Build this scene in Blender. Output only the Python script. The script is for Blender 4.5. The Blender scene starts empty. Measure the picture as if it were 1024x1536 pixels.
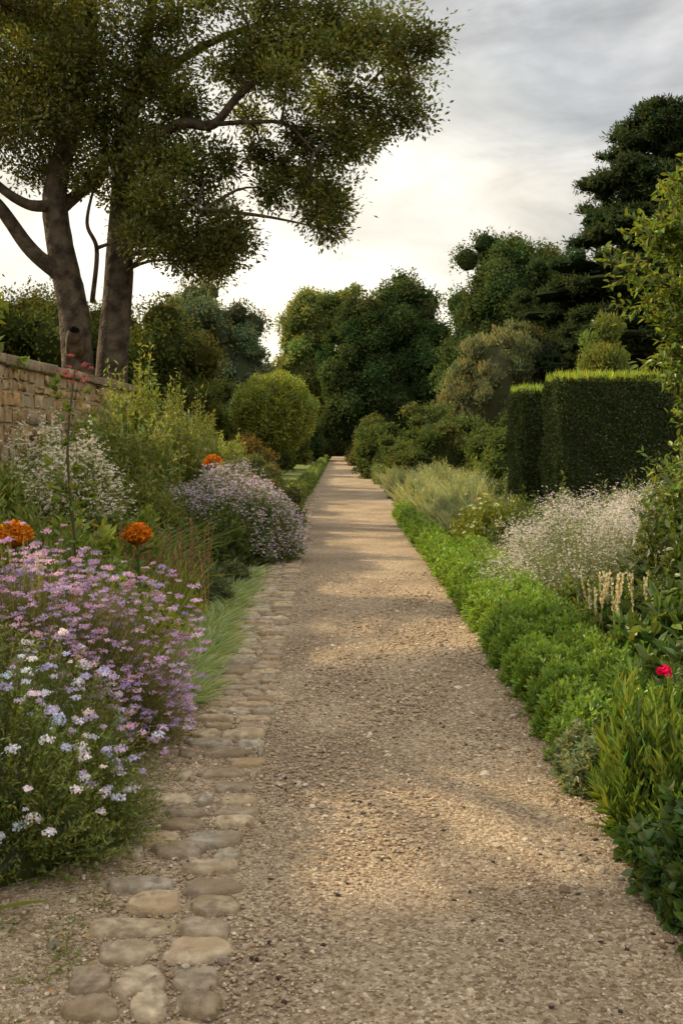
import bpy, math, numpy as np
from mathutils import Vector
rng=np.random.default_rng(11)
R=math.radians
sc=bpy.context.scene
# ------------------------------------------------------------ helpers
def U(a,b,n=None): return rng.uniform(a,b,n)
def nrm(v):
    return v/np.maximum(np.linalg.norm(v,axis=-1,keepdims=True),1e-9)
def randdir(n): return nrm(rng.normal(size=(n,3)))
def A(*x): return np.array(x,dtype=float)
class Geo:
    def __init__(s): s.v=[];s.c=[];s.q=[];s.t=[];s.qm=[];s.tm=[];s.n=0
    def add(s,v,c,q=None,t=None,m=0):
        v=np.asarray(v,float).reshape(-1,3); c=np.asarray(c,float)
        if c.ndim==1: c=np.tile(c,(len(v),1))
        s.v.append(v); s.c.append(c)
        if q is not None and len(q):
            q=np.asarray(q).reshape(-1,4); s.q.append(q+s.n); s.qm.append(np.full(len(q),m))
        if t is not None and len(t):
            t=np.asarray(t).reshape(-1,3); s.t.append(t+s.n); s.tm.append(np.full(len(t),m))
        s.n+=len(v)
    def build(s,name,mats,smooth=False,parent=None):
        v=np.concatenate(s.v); c=np.concatenate(s.c)
        q=np.concatenate(s.q) if s.q else np.zeros((0,4),int)
        t=np.concatenate(s.t) if s.t else np.zeros((0,3),int)
        mi=np.concatenate((s.qm if s.q else [])+(s.tm if s.t else []))
        me=bpy.data.meshes.new(name)
        me.vertices.add(len(v)); me.vertices.foreach_set('co',v.astype(np.float32).ravel())
        li=np.concatenate([q.ravel(),t.ravel()]).astype(np.int32)
        me.loops.add(len(li)); me.loops.foreach_set('vertex_index',li)
        nq,nt=len(q),len(t)
        me.polygons.add(nq+nt)
        st=np.concatenate([np.arange(nq)*4,nq*4+np.arange(nt)*3]).astype(np.int32)
        me.polygons.foreach_set('loop_start',st)
        me.polygons.foreach_set('material_index',mi.astype(np.int32))
        me.polygons.foreach_set('use_smooth',np.full(nq+nt,smooth))
        me.update(calc_edges=True)
        a=me.color_attributes.new('Col','FLOAT_COLOR','POINT')
        a.data.foreach_set('color',np.concatenate([np.clip(c,0,1),np.ones((len(c),1))],1).astype(np.float32).ravel())
        for m in (mats if isinstance(mats,(list,tuple)) else [mats]): me.materials.append(m)
        o=bpy.data.objects.new(name,me); sc.collection.objects.link(o)
        if parent: o.parent=parent
        return o
def vcol(base,n,var=.25,hue=.12):
    b=np.tile(A(*base),(n,1))*np.exp(rng.normal(0,var,(n,1)))
    h=rng.normal(0,hue,(n,1))
    b[:,0:1]*=1+h*1.4; b[:,2:3]*=1-h*.8
    return np.clip(b,0.002,.95)
def frame(T,N):
    T=nrm(T); S=nrm(np.cross(T,N)); N=np.cross(S,T); return T,S,N
def leaf6(g,P,T,N,L,W,c,droop=.15,m=0):
    n=len(P); T,S,N=frame(T,N); L=np.broadcast_to(L,(n,)).reshape(-1,1); W=np.broadcast_to(W,(n,)).reshape(-1,1)
    f=W*.18
    v=np.stack([P,P+T*L*.3+S*W*.5+N*f,P+T*L*.68+S*W*.4+N*(f-L*droop*.4),P+T*L-N*L*droop,
                P+T*L*.68-S*W*.4+N*(f-L*droop*.4),P+T*L*.3-S*W*.5+N*f],1).reshape(-1,3)
    b=np.arange(n)[:,None]*6
    q=np.concatenate([b+A(0,1,2,3).astype(int),b+A(0,3,4,5).astype(int)],0)
    g.add(v,np.repeat(c,6,0),q,m=m)
def leaf4(g,P,T,N,L,W,c,m=0):
    n=len(P); T,S,N=frame(T,N); L=np.broadcast_to(L,(n,)).reshape(-1,1); W=np.broadcast_to(W,(n,)).reshape(-1,1)
    v=np.stack([P,P+T*L*.5+S*W*.5,P+T*L-N*L*.12,P+T*L*.5-S*W*.5],1).reshape(-1,3)
    q=np.arange(n)[:,None]*4+A(0,1,2,3).astype(int)
    g.add(v,np.repeat(c,4,0),q,m=m)
def blades(g,P,D,L,W,bend,c,ctip=None,m=0):
    n=len(P); D=nrm(D); L=np.broadcast_to(L,(n,)).reshape(-1,1); W=np.broadcast_to(W,(n,)).reshape(-1,1)
    S=nrm(np.cross(D,randdir(n))); ts=[0,.4,.75,1.]; ws=[.7,1,.7,.12]; vs=[]
    for t,w in zip(ts,ws):
        p=P+D*L*t+bend*L*t*t
        vs+= [p+S*W*w*.5,p-S*W*w*.5]
    v=np.stack(vs,1).reshape(-1,3); b=np.arange(n)[:,None]*8
    q=np.concatenate([b+np.array([2*i,2*i+1,2*i+3,2*i+2]) for i in range(3)],0)
    if ctip is None: cc=np.repeat(c,8,0)
    else:
        cc=np.stack([c,c,c*.6+ctip*.4,c*.6+ctip*.4,ctip,ctip,ctip,ctip],1).reshape(-1,3)
    g.add(v,cc,q,m=m)
def resample(pts,n):
    pts=np.asarray(pts,float); k=len(pts); out=[]
    ext=np.vstack([2*pts[0]-pts[1],pts,2*pts[-1]-pts[-2]])
    for u in np.linspace(0,k-1-1e-6,n):
        i=int(u); t=u-i; p0,p1,p2,p3=ext[i],ext[i+1],ext[i+2],ext[i+3]
        out.append(.5*((2*p1)+(-p0+p2)*t+(2*p0-5*p1+4*p2-p3)*t*t+(-p0+3*p1-3*p2+p3)*t**3))
    return np.array(out)
def tube(g,pts,rad,k=8,col=(.15,.11,.08),n=None,m=0,wob=.0):
    rad=np.asarray(rad,float)
    if n:
        rad=np.interp(np.linspace(0,1,n),np.linspace(0,1,len(rad)),rad); pts=resample(pts,n)
    pts=np.asarray(pts,float); M=len(pts)
    T=nrm(np.gradient(pts,axis=0)); ref=A(.31,.9,.2)
    X=nrm(np.cross(T,ref)); Y=np.cross(T,X); a=np.linspace(0,2*np.pi,k,endpoint=False)
    rr=rad[:,None]*(1+wob*np.sin(a[None]*3+pts[:,2:3]*1.3)+wob*.6*np.sin(a[None]*5-pts[:,2:3]*2.1)+wob*.5*rng.normal(size=(M,k)))
    v=pts[:,None]+rr[...,None]*(X[:,None]*np.cos(a)[None,:,None]+Y[:,None]*np.sin(a)[None,:,None])
    i=np.arange(M-1)[:,None]*k; j=np.arange(k)[None]; j2=(j+1)%k
    q=np.stack([i+j,i+j2,i+k+j2,i+k+j],-1).reshape(-1,4)
    g.add(v.reshape(-1,3),A(*col),q,m=m)
def ball(g,c,r,col,nu=10,nv=7,m=0,zmin=-1.,lump=.12):
    th=np.linspace(math.acos(max(-1,min(1,zmin))) if zmin>-1 else math.pi-.02,.02,nv); ph=np.linspace(0,2*np.pi,nu,endpoint=False)
    r=np.broadcast_to(np.asarray(r,float),(3,))
    d=np.stack([np.sin(th)[:,None]*np.cos(ph),np.sin(th)[:,None]*np.sin(ph),np.cos(th)[:,None]+0*ph],-1)
    d=d*(1+lump*rng.normal(size=(nv,nu,1))*.6)
    v=(np.asarray(c)+d*r).reshape(-1,3)
    i=np.arange(nv-1)[:,None]*nu; j=np.arange(nu)[None]; j2=(j+1)%nu
    g.add(v,A(*col),np.stack([i+j,i+j2,i+nu+j2,i+nu+j],-1).reshape(-1,4),m=m)
def puffs(g,c,r,npf,pr,nl,L,col,W=None,zmin=-.6,core=True,var=.2,inner=.5,down=.3,pv=.15,l6=False,flat=1.,up=0.):
    c=A(*c); r=np.broadcast_to(np.asarray(r,float),(3,)); W=W or L*.5
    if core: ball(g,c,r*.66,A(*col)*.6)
    d=randdir(npf*4); d=d[d[:,2]>zmin][:npf]
    for di in d:
        pc=c+di*r*U(inner,.98); p=pr*U(.5,1.3)
        cc=A(*col)*np.exp(rng.normal(0,pv)); cc[0]*=1+rng.normal(0,.1)
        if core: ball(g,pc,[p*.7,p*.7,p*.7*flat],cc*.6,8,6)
        n=int(nl*(p/pr)**2)
        e=nrm(randdir(n)+di*.55+A(0,0,.25))
        k=1+.16*np.sin(e[:,0:1]*7+pc[0])*np.cos(e[:,2:3]*6+pc[1])
        pos=pc+e*p*(U(.62,1.12,(n,1))+.3*(rng.random((n,1))<.12)*rng.random((n,1)))*k*A(1,1,flat)
        T=randdir(n)+e*.5+A(0,0,-down+up); Nn=e+randdir(n)*.7+A(0,0,.3)
        (leaf6 if l6 else leaf4)(g,pos,T,Nn,L*U(.6,1.3,n),W*U(.7,1.3,n),vcol(cc,n,var))
def bush(g,c,rx,ry,h,ns,k,L,W,col,var=.22,spread=.4,t0=.35,core=True,tipcol=None,stem=True,up=.5,rough=.2,l6=True,zlo=.03):
    c=A(*c); az=U(0,2*np.pi,ns); z=U(zlo,1,ns)**.9; s=np.sqrt(1-z*z)
    d=np.stack([np.cos(az)*s,np.sin(az)*s,z],1)
    lump=1+rough*.6*np.sin(d[:,0]*5+c[0]*3)*np.sin(d[:,1]*6+c[1]*2)+rough*.5*np.sin(d[:,0]*11+d[:,2]*9+c[1])
    tip=c+d*A(rx,ry,h)*((.86+.2*rng.random(ns))*lump)[:,None]
    base=c+np.stack([d[:,0]*rx*spread,d[:,1]*ry*spread,np.zeros(ns)],1)
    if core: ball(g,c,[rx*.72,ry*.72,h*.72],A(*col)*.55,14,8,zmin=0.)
    dirn=tip-base
    if stem:
        blades(g,base,dirn,np.linalg.norm(dirn,axis=1),W*.35+.0015,np.zeros((ns,3)),vcol(A(*col)*.9,ns))
    t=U(t0,1.02,(ns,k)); P=base[:,None]+dirn[:,None]*t[...,None]
    P=P.reshape(-1,3); dd=np.repeat(nrm(dirn),k,0); n=ns*k
    T=dd*up+randdir(n)*.8+A(0,0,.2); Nn=randdir(n)*.8+dd*.6+A(0,0,.5)
    cl=vcol(col,n,var)
    if tipcol is not None:
        w=np.clip((t.ravel()-.75)*3.5,0,1)[:,None]; cl=cl*(1-w)+vcol(tipcol,n,var)*w
    (leaf6 if (l6 and c[1]<7.5) else leaf4)(g,P,T,Nn,L*U(.6,1.3,n),W*U(.7,1.3,n),cl)
    return tip,d
def heads(g,C,r,k,col,var=.12,m=1,flat=.6,ps=.5):
    n=len(C); r=np.broadcast_to(r,(n,)); d=randdir(n*k); d[:,2]=np.abs(d[:,2])*1.1+.1; d=nrm(d)
    rr=np.repeat(r,k)[:,None]
    P=np.repeat(C,k,0)+d*rr*A(1,1,flat)*U(.5,1,(n*k,1))
    hc=np.repeat(vcol(col,n,var,.05),k,0)*np.exp(rng.normal(0,.1,(n*k,1)))
    leaf4(g,P,nrm(randdir(n*k)+A(0,0,.1)),d,rr[:,0]*ps*1.1,rr[:,0]*ps,hc,m=m)
def tuft(g,c,r,h,n,W,col,tip=None,arch=.5,lean=.7,var=.2):
    c=A(*c); r=np.broadcast_to(np.asarray(r,float),(2,)); a=U(0,2*np.pi,n); q=np.sqrt(rng.random(n))
    o=np.stack([np.cos(a)*q,np.sin(a)*q,0*a],1)
    P=c+o*A(r[0],r[1],0); D=o*lean+A(0,0,1)+rng.normal(0,.13,(n,3))
    b=nrm(o+rng.normal(0,.3,(n,3)))*arch*U(.3,1.2,(n,1)); b[:,2]=-np.abs(b[:,2])-arch*.35
    blades(g,P,D,h*U(.55,1.15,n),W*U(.6,1.3,n),b,vcol(col,n,var),None if tip is None else vcol(tip,n,var))
# ------------------------------------------------------------ materials
def newmat(name):
    m=bpy.data.materials.new(name); m.use_nodes=True; nt=m.node_tree; nt.nodes.clear()
    o=nt.nodes.new('ShaderNodeOutputMaterial'); return m,nt,o
def N(nt,t,**k):
    n=nt.nodes.new(t)
    for a,b in k.items():
        if a in n.inputs.keys(): n.inputs[a].default_value=b
        else: setattr(n,a,b)
    return n
def leafmat(name,trans=.35,gloss=.07,scale=(1.7,1.6,1.5),tint=(1.9,1.7,.8)):
    m,nt,o=newmat(name); L=nt.links.new
    at=N(nt,'ShaderNodeAttribute',attribute_name='Col')
    m0=N(nt,'ShaderNodeVectorMath',operation='MULTIPLY'); m0.inputs[1].default_value=scale; L(at.outputs['Color'],m0.inputs[0])
    d=N(nt,'ShaderNodeBsdfDiffuse'); L(m0.outputs[0],d.inputs['Color'])
    t=N(nt,'ShaderNodeBsdfTranslucent'); mm=N(nt,'ShaderNodeVectorMath',operation='MULTIPLY'); mm.inputs[1].default_value=tint
    L(at.outputs['Color'],mm.inputs[0]); L(mm.outputs[0],t.inputs['Color'])
    mx=N(nt,'ShaderNodeMixShader'); mx.inputs[0].default_value=trans
    L(d.outputs[0],mx.inputs[1]); L(t.outputs[0],mx.inputs[2]); out=mx.outputs[0]
    if gloss:
        gs=N(nt,'ShaderNodeBsdfGlossy'); gs.inputs['Roughness'].default_value=.45; gs.inputs['Color'].default_value=(.8,.8,.75,1)
        m2=N(nt,'ShaderNodeMixShader'); m2.inputs[0].default_value=gloss; L(out,m2.inputs[1]); L(gs.outputs[0],m2.inputs[2]); out=m2.outputs[0]
    L(out,o.inputs['Surface'])
    return m
LEAF=leafmat('leaf_foliage',.42,.045,(1.65,1.62,1.2),(2.2,2.0,.75)); PETAL=leafmat('flower_petals',.3,0,(1.25,1.2,1.2),(1.2,1.1,1.1))
FARLEAF=leafmat('far_foliage',.38,0,(1.5,1.62,1.35),(2.0,1.95,.9))
FM=[LEAF,PETAL]; FF=[FARLEAF,PETAL]
def surfmat(name,c1,c2,scale,rough=.9,bump=.3,bscale=None,attr=False,c3=None,s3=1.,dist=.02):
    m,nt,o=newmat(name); L=nt.links.new; p=N(nt,'ShaderNodeBsdfPrincipled'); p.inputs['Roughness'].default_value=rough
    p.inputs['Specular IOR Level'].default_value=.2
    geo=N(nt,'ShaderNodeNewGeometry'); nz=N(nt,'ShaderNodeTexNoise'); nz.inputs['Scale'].default_value=scale; nz.inputs['Detail'].default_value=6
    L(geo.outputs['Position'],nz.inputs['Vector'])
    cr=N(nt,'ShaderNodeValToRGB'); cr.color_ramp.elements[0].position=.35; cr.color_ramp.elements[1].position=.65
    cr.color_ramp.elements[0].color=(*c1,1); cr.color_ramp.elements[1].color=(*c2,1); L(nz.outputs['Fac'],cr.inputs[0]); out=cr.outputs[0]
    if c3:
        n3=N(nt,'ShaderNodeTexNoise'); n3.inputs['Scale'].default_value=s3; n3.inputs['Detail'].default_value=5; L(geo.outputs['Position'],n3.inputs['Vector'])
        mr=N(nt,'ShaderNodeMapRange'); mr.inputs['From Min'].default_value=.45; mr.inputs['From Max'].default_value=.65; L(n3.outputs['Fac'],mr.inputs['Value'])
        mx=N(nt,'ShaderNodeMix',data_type='RGBA'); L(mr.outputs[0],mx.inputs['Factor']); L(out,mx.inputs[6]); mx.inputs[7].default_value=(*c3,1); out=mx.outputs[2]
    if attr:
        at=N(nt,'ShaderNodeAttribute',attribute_name='Col'); mu=N(nt,'ShaderNodeMix',data_type='RGBA',blend_type='MULTIPLY'); mu.inputs['Factor'].default_value=1
        L(out,mu.inputs[6]); L(at.outputs['Color'],mu.inputs[7]); out=mu.outputs[2]
    L(out,p.inputs['Base Color'])
    b=N(nt,'ShaderNodeBump'); b.inputs['Strength'].default_value=bump; b.inputs['Distance'].default_value=dist
    nb=N(nt,'ShaderNodeTexNoise'); nb.inputs['Scale'].default_value=bscale or scale*3; nb.inputs['Detail'].default_value=5
    L(geo.outputs['Position'],nb.inputs['Vector']); L(nb.outputs['Fac'],b.inputs['Height']); L(b.outputs[0],p.inputs['Normal'])
    L(p.outputs[0],o.inputs['Surface']); return m
SOIL=surfmat('soil',(.06,.042,.026),(.14,.1,.065),9,bump=.8,bscale=30,c3=(.06,.08,.03),s3=.6)
GRASS=surfmat('lawn_grass',(.12,.16,.035),(.2,.22,.055),25,bump=.8,bscale=90)
BARK=surfmat('bark',(.05,.038,.027),(.17,.13,.09),5,bump=1.,bscale=14,dist=.05)
STONE=surfmat('cobble_stone',(.6,.56,.5),(1.2,1.15,1.05),24,bump=.9,bscale=70,attr=True,dist=.008,c3=(.8,.7,.55),s3=5)
WSTONE=surfmat('wall_stone',(.65,.57,.46),(1.2,1.1,1),7,bump=.8,bscale=22,attr=True,c3=(.65,.57,.43),s3=1.6,dist=.03)
MORTAR=surfmat('mortar',(.36,.27,.15),(.52,.4,.24),12,bump=.6,bscale=40)
PEB=surfmat('pebble',(.8,.78,.75),(1,1,1),60,bump=.2,attr=True,rough=.8,dist=.003)
def gravelmat():
    m,nt,o=newmat('gravel'); L=nt.links.new; p=N(nt,'ShaderNodeBsdfPrincipled'); p.inputs['Roughness'].default_value=.95; p.inputs['Specular IOR Level'].default_value=.15
    geo=N(nt,'ShaderNodeNewGeometry')
    v=N(nt,'ShaderNodeTexVoronoi'); v.inputs['Scale'].default_value=85; L(geo.outputs['Position'],v.inputs['Vector'])
    v2=N(nt,'ShaderNodeTexVoronoi'); v2.inputs['Scale'].default_value=190; L(geo.outputs['Position'],v2.inputs['Vector'])
    sp=N(nt,'ShaderNodeSeparateColor'); L(v.outputs['Color'],sp.inputs[0])
    cr=N(nt,'ShaderNodeValToRGB'); e=cr.color_ramp.elements; e[0].color=(.21,.145,.085,1); e[1].color=(.68,.55,.39,1)
    e[0].position=0; e[1].position=1; x=e.new(.3); x.color=(.38,.275,.175,1); x=e.new(.75); x.color=(.5,.385,.25,1)
    L(sp.outputs[0],cr.inputs[0])
    n3=N(nt,'ShaderNodeTexNoise'); n3.inputs['Scale'].default_value=1.1; n3.inputs['Detail'].default_value=6; L(geo.outputs['Position'],n3.inputs['Vector'])
    mr=N(nt,'ShaderNodeMapRange'); mr.inputs['From Min'].default_value=.35; mr.inputs['From Max'].default_value=.7; mr.inputs['To Min'].default_value=.75; mr.inputs['To Max'].default_value=1.2; L(n3.outputs['Fac'],mr.inputs['Value'])
    vm=N(nt,'ShaderNodeVectorMath',operation='SCALE'); L(cr.outputs[0],vm.inputs[0]); L(mr.outputs[0],vm.inputs['Scale']); L(vm.outputs[0],p.inputs['Base Color'])
    ad=N(nt,'ShaderNodeMath',operation='ADD'); L(v.outputs['Distance'],ad.inputs[0]); L(v2.outputs['Distance'],ad.inputs[1])
    b=N(nt,'ShaderNodeBump',invert=True); b.inputs['Strength'].default_value=.9; b.inputs['Distance'].default_value=.007; L(ad.outputs[0],b.inputs['Height'])
    L(b.outputs[0],p.inputs['Normal']); L(p.outputs[0],o.inputs['Surface']); return m
GRAVEL=gravelmat()
# ------------------------------------------------------------ world / sun / camera
SUN_AZ=-66; SUN_EL=32
w=bpy.data.worlds.new('World'); sc.world=w; w.use_nodes=True; nt=w.node_tree; nt.nodes.clear(); L=nt.links.new
sky=N(nt,'ShaderNodeTexSky',sky_type='NISHITA'); sky.sun_disc=False; sky.sun_elevation=R(SUN_EL); sky.sun_rotation=R(SUN_AZ)
b1=N(nt,'ShaderNodeBackground'); b1.inputs[1].default_value=.1; L(sky.outputs[0],b1.inputs[0])
tc=N(nt,'ShaderNodeTexCoord'); mp=N(nt,'ShaderNodeMapping'); mp.inputs['Scale'].default_value=(1,1,2.8); mp.inputs['Location'].default_value=(.35,0,.2); L(tc.outputs['Generated'],mp.inputs[0])
nz=N(nt,'ShaderNodeTexNoise'); nz.inputs['Scale'].default_value=3.0; nz.inputs['Detail'].default_value=7; nz.inputs['Roughness'].default_value=.5; nz.inputs['Distortion'].default_value=.4; L(mp.outputs[0],nz.inputs['Vector'])
sx=N(nt,'ShaderNodeSeparateXYZ'); L(tc.outputs['Generated'],sx.inputs[0])
m1=N(nt,'ShaderNodeMath',operation='MULTIPLY_ADD'); L(nz.outputs['Fac'],m1.inputs[0]); m1.inputs[1].default_value=.6
m0=N(nt,'ShaderNodeMath',operation='SUBTRACT'); L(sx.outputs[2],m0.inputs[0]); m0.inputs[1].default_value=.3; L(m0.outputs[0],m1.inputs[2])
cr=N(nt,'ShaderNodeValToRGB'); e=cr.color_ramp.elements; e[0].position=0; e[0].color=(.86,.79,.66,1); e[1].position=1; e[1].color=(.96,.93,.88,1)
for ps,cc in ((.15,(.93,.87,.75)),(.21,(.78,.755,.70)),(.265,(.59,.6,.59)),(.33,(.49,.51,.515)),(.38,(.58,.59,.595)),(.47,(.86,.85,.82))):
    x=e.new(ps); x.color=(*cc,1)
L(m1.outputs[0],cr.inputs[0])
nz2=N(nt,'ShaderNodeTexNoise'); nz2.inputs['Scale'].default_value=5.; nz2.inputs['Detail'].default_value=9; nz2.inputs['Roughness'].default_value=.58; nz2.inputs['Distortion'].default_value=.6; L(mp.outputs[0],nz2.inputs['Vector'])
mr=N(nt,'ShaderNodeMapRange'); mr.inputs['From Min'].default_value=.32; mr.inputs['From Max'].default_value=.68; mr.inputs['To Min'].default_value=.74; mr.inputs['To Max'].default_value=1.33; L(nz2.outputs['Fac'],mr.inputs['Value'])
vm=N(nt,'ShaderNodeVectorMath',operation='SCALE'); L(cr.outputs[0],vm.inputs[0]); L(mr.outputs[0],vm.inputs['Scale'])
dt=N(nt,'ShaderNodeVectorMath',operation='DOT_PRODUCT'); L(tc.outputs['Generated'],dt.inputs[0]); dt.inputs[1].default_value=tuple(nrm(A(-.06,1,.17)))
mg=N(nt,'ShaderNodeMapRange',interpolation_type='SMOOTHSTEP'); mg.inputs['From Min'].default_value=.955; mg.inputs['From Max'].default_value=1; mg.inputs['To Max'].default_value=.5; L(dt.outputs['Value'],mg.inputs['Value'])
gl=N(nt,'ShaderNodeVectorMath',operation='SCALE'); gl.inputs[0].default_value=(1,.87,.62); L(mg.outputs[0],gl.inputs['Scale'])
va=N(nt,'ShaderNodeVectorMath',operation='ADD'); L(vm.outputs[0],va.inputs[0]); L(gl.outputs[0],va.inputs[1])
b2=N(nt,'ShaderNodeBackground'); L(va.outputs[0],b2.inputs[0])
mz=N(nt,'ShaderNodeMapRange',interpolation_type='SMOOTHSTEP'); mz.inputs['From Min'].default_value=.42; mz.inputs['From Max'].default_value=.8; mz.inputs['To Min'].default_value=1; mz.inputs['To Max'].default_value=1.25; L(sx.outputs[2],mz.inputs['Value']); L(mz.outputs[0],b2.inputs[1])
ms=N(nt,'ShaderNodeMixShader'); ms.inputs[0].default_value=.94; L(b1.outputs[0],ms.inputs[1]); L(b2.outputs[0],ms.inputs[2])
wo=N(nt,'ShaderNodeOutputWorld'); L(ms.outputs[0],wo.inputs[0])
sd=bpy.data.lights.new('sun','SUN'); sd.energy=5; sd.angle=R(.8); sd.color=(1,.81,.52)
so=bpy.data.objects.new('sun',sd); sc.collection.objects.link(so)
az=R(SUN_AZ); el=R(SUN_EL); tosun=Vector((math.sin(az)*math.cos(el),math.cos(az)*math.cos(el),math.sin(el)))
so.rotation_euler=tosun.to_track_quat('Z','Y').to_euler()
cd=bpy.data.cameras.new('camera'); cam=bpy.data.objects.new('camera',cd); sc.collection.objects.link(cam); sc.camera=cam
cam.location=(0,0,1.6); cam.rotation_euler=(R(90-4.2),0,0); cd.sensor_fit='VERTICAL'; cd.sensor_height=36; cd.lens=36; cd.clip_end=1500; cd.clip_start=.05
sc.view_settings.view_transform='Standard'; sc.view_settings.look='None'; sc.view_settings.exposure=0
# ------------------------------------------------------------ ground, lawn, path
def xl(d): return np.interp(d,[0,3.3,8,21,70,90],[-.30,-.335,-.43,-.58,-.70,-.72])
def xr(d): return np.interp(d,[0,3,6,9,20,90],[.97,.99,1.08,1.12,1.08,1.1])
g=Geo(); s=600; g.add([(-s,-s,0),(s,-s,0),(s,s,0),(-s,s,0)],A(1,1,1),[(0,1,2,3)]); g.build('ground',[SOIL])
def strip(name,mat,fl,fr,ds,nx,z,amp):
    g=Geo(); ds=np.asarray(ds); t=np.linspace(0,1,nx); a=fl(ds)[:,None]; b=fr(ds)[:,None]
    X=a+(b-a)*t; Y=np.repeat(ds[:,None],nx,1)
    Z=z+amp*(np.sin(X*4+Y*1.1)*np.sin(Y*1.7+X)+.5*np.sin(X*9-Y*4))*np.minimum(1,np.minimum(t,1-t)*6)
    v=np.stack([X,Y,Z],-1).reshape(-1,3); i=np.arange(len(ds)-1)[:,None]*nx; j=np.arange(nx-1)[None]
    g.add(v,A(1,1,1),np.stack([i+j,i+j+1,i+nx+j+1,i+nx+j],-1).reshape(-1,4)); return g.build(name,[mat],True)
def gl_edge(d): return xl(d)-.62-.05*np.sin(d*3)-.03*np.sin(d*7.7)-np.interp(d,[2.9,3.9],[.75,0.])
dsl=np.concatenate([np.arange(-3,12,.08),np.arange(12,84,.5)])
strip('gravel_path',GRAVEL,gl_edge,lambda d:xr(d)+.16+.05*np.sin(d*2.3)+.03*np.sin(d*6.1),dsl,26,.012,.004)
strip('lawn',GRASS,lambda d:np.interp(d,[20,60],[-2.6,-3.5]),lambda d:xl(d)-.3,np.arange(20,60,.5),8,.02,.003)
t=(1+5**.5)/2
ico=nrm(np.array([(-1,t,0),(1,t,0),(-1,-t,0),(1,-t,0),(0,-1,t),(0,1,t),(0,-1,-t),(0,1,-t),(t,0,-1),(t,0,1),(-t,0,-1),(-t,0,1)],float))
icf=np.array([(0,11,5),(0,5,1),(0,1,7),(0,7,10),(0,10,11),(1,5,9),(5,11,4),(11,10,2),(10,7,6),(7,1,8),(3,9,4),(3,4,2),(3,2,6),(3,6,8),(3,8,9),(4,9,5),(2,4,11),(6,2,10),(8,6,7),(9,8,1)])
def pebbles(name,X,Y,r,cols,z=.012):
    n=len(X); a=U(0,6.28,n); S=np.stack([U(.7,1.4,n),U(.6,1.1,n),U(.45,.8,n)],1)*r[:,None]
    v=ico[None]*(1+rng.normal(0,.13,(n,12,1)))*S[:,None]
    c,s_=np.cos(a)[:,None],np.sin(a)[:,None]
    x=v[...,0]*c-v[...,1]*s_; y=v[...,0]*s_+v[...,1]*c
    v=np.stack([x+X[:,None],y+Y[:,None],v[...,2]+z+(r*.2)[:,None]],-1)
    g=Geo(); g.add(v.reshape(-1,3),np.repeat(cols,12,0),t=(icf[None]+np.arange(n)[:,None,None]*12).reshape(-1,3)); g.build(name,[PEB])
n=36000; Y=2.2*np.exp(rng.random(n)**1.15*math.log(12/2.2)); a=gl_edge(Y)+.03; b=xr(Y)+.14; X=a+(b-a)*rng.random(n)
r=np.exp(rng.normal(math.log(.0048),.38,n))*np.clip(Y/4,.9,1.5)
pal=np.array([(.46,.345,.225),(.61,.485,.335),(.29,.205,.13),(.75,.635,.48),(.53,.375,.23),(.39,.315,.24)])
cols=pal[rng.choice(6,n,p=[.3,.25,.15,.08,.14,.08])]*U(.8,1.15,(n,1)); pebbles('gravel',X,Y,r,cols)
n=620; Y=2.2*np.exp(rng.random(n)*math.log(9/2.2)); e=rng.random(n)<.6; X=np.where(e,xl(Y)-U(.0,.95,n),xr(Y)-np.abs(rng.normal(0,.25,n))+.1)
pebbles('loose_stones',X,Y,np.exp(rng.normal(math.log(.012),.4,n)),pal[rng.choice(6,n)]*U(.5,1.1,(n,1)))
n=110; Y=U(2.5,7,n); X=U(-.3,1.0,n); pebbles('earth_crumbs',X,Y,U(.005,.012,n),np.tile(A(.07,.052,.036),(n,1)))
n=420; Y=2.3*np.exp(rng.random(n)*math.log(14/2.3)); e=rng.random(n); X=np.where(e<.45,xl(Y)-U(-.05,.6,n),np.where(e<.85,xr(Y)-np.abs(rng.normal(0,.14,n))+.1,U(-.3,1.,n)))
g=Geo(); T_=randdir(n)*A(1,1,.15); leaf4(g,np.stack([X,Y,np.full(n,.026)],1),T_,randdir(n)*.35+A(0,0,1),U(.015,.035,n),U(.008,.018,n),vcol((.16,.1,.045),n,.4)); g.build('leaf_litter',FM)
# cobbles
g=Geo(); d=2.15
def cob(cx,cy,hx,hy,hz,col):
    k=24; th=np.linspace(0,2*np.pi,k,endpoint=False); pw=U(2.3,3.8)
    rad=1/(np.abs(np.cos(th))**pw+np.abs(np.sin(th))**pw)**(1/pw)
    rad*=1+.07*np.sin(th*2+U(0,6))+.07*np.sin(th*3+U(0,6))+.045*np.sin(th*5+U(0,6))+.015*rng.normal(size=k); ra=U(-.15,.15)
    ts=[1.04,1.0,.94,.85,.6,.3]; zs=[-.5,.25,.75,.95,1.,1.]; tx,ty=U(-.25,.25,2); vs=[]
    for t_,z_ in zip(ts,zs):
        x=np.cos(th+ra)*rad*t_; y=np.sin(th+ra)*rad*t_
        zz=hz*(z_+(tx*x+ty*y)+(.12*rng.normal(size=k)))
        vs.append(np.stack([cx+x*hx,cy+y*hy,.012+zz],1))
    v=np.concatenate(vs+[[[cx,cy,.012+hz]]]); i=np.arange(5)[:,None]*k; j=np.arange(k)[None]; j2=(j+1)%k
    q=np.stack([i+j,i+j2,i+k+j2,i+k+j],-1).reshape(-1,4); jj=np.arange(k)
    tr=np.stack([5*k+jj,5*k+(jj+1)%k,np.full(k,6*k)],1); g.add(v,A(*col),q,tr)
cp=[(.48,.39,.28),(.42,.35,.27),(.52,.43,.32),(.38,.31,.23),(.44,.39,.32),(.5,.4,.28)]
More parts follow.
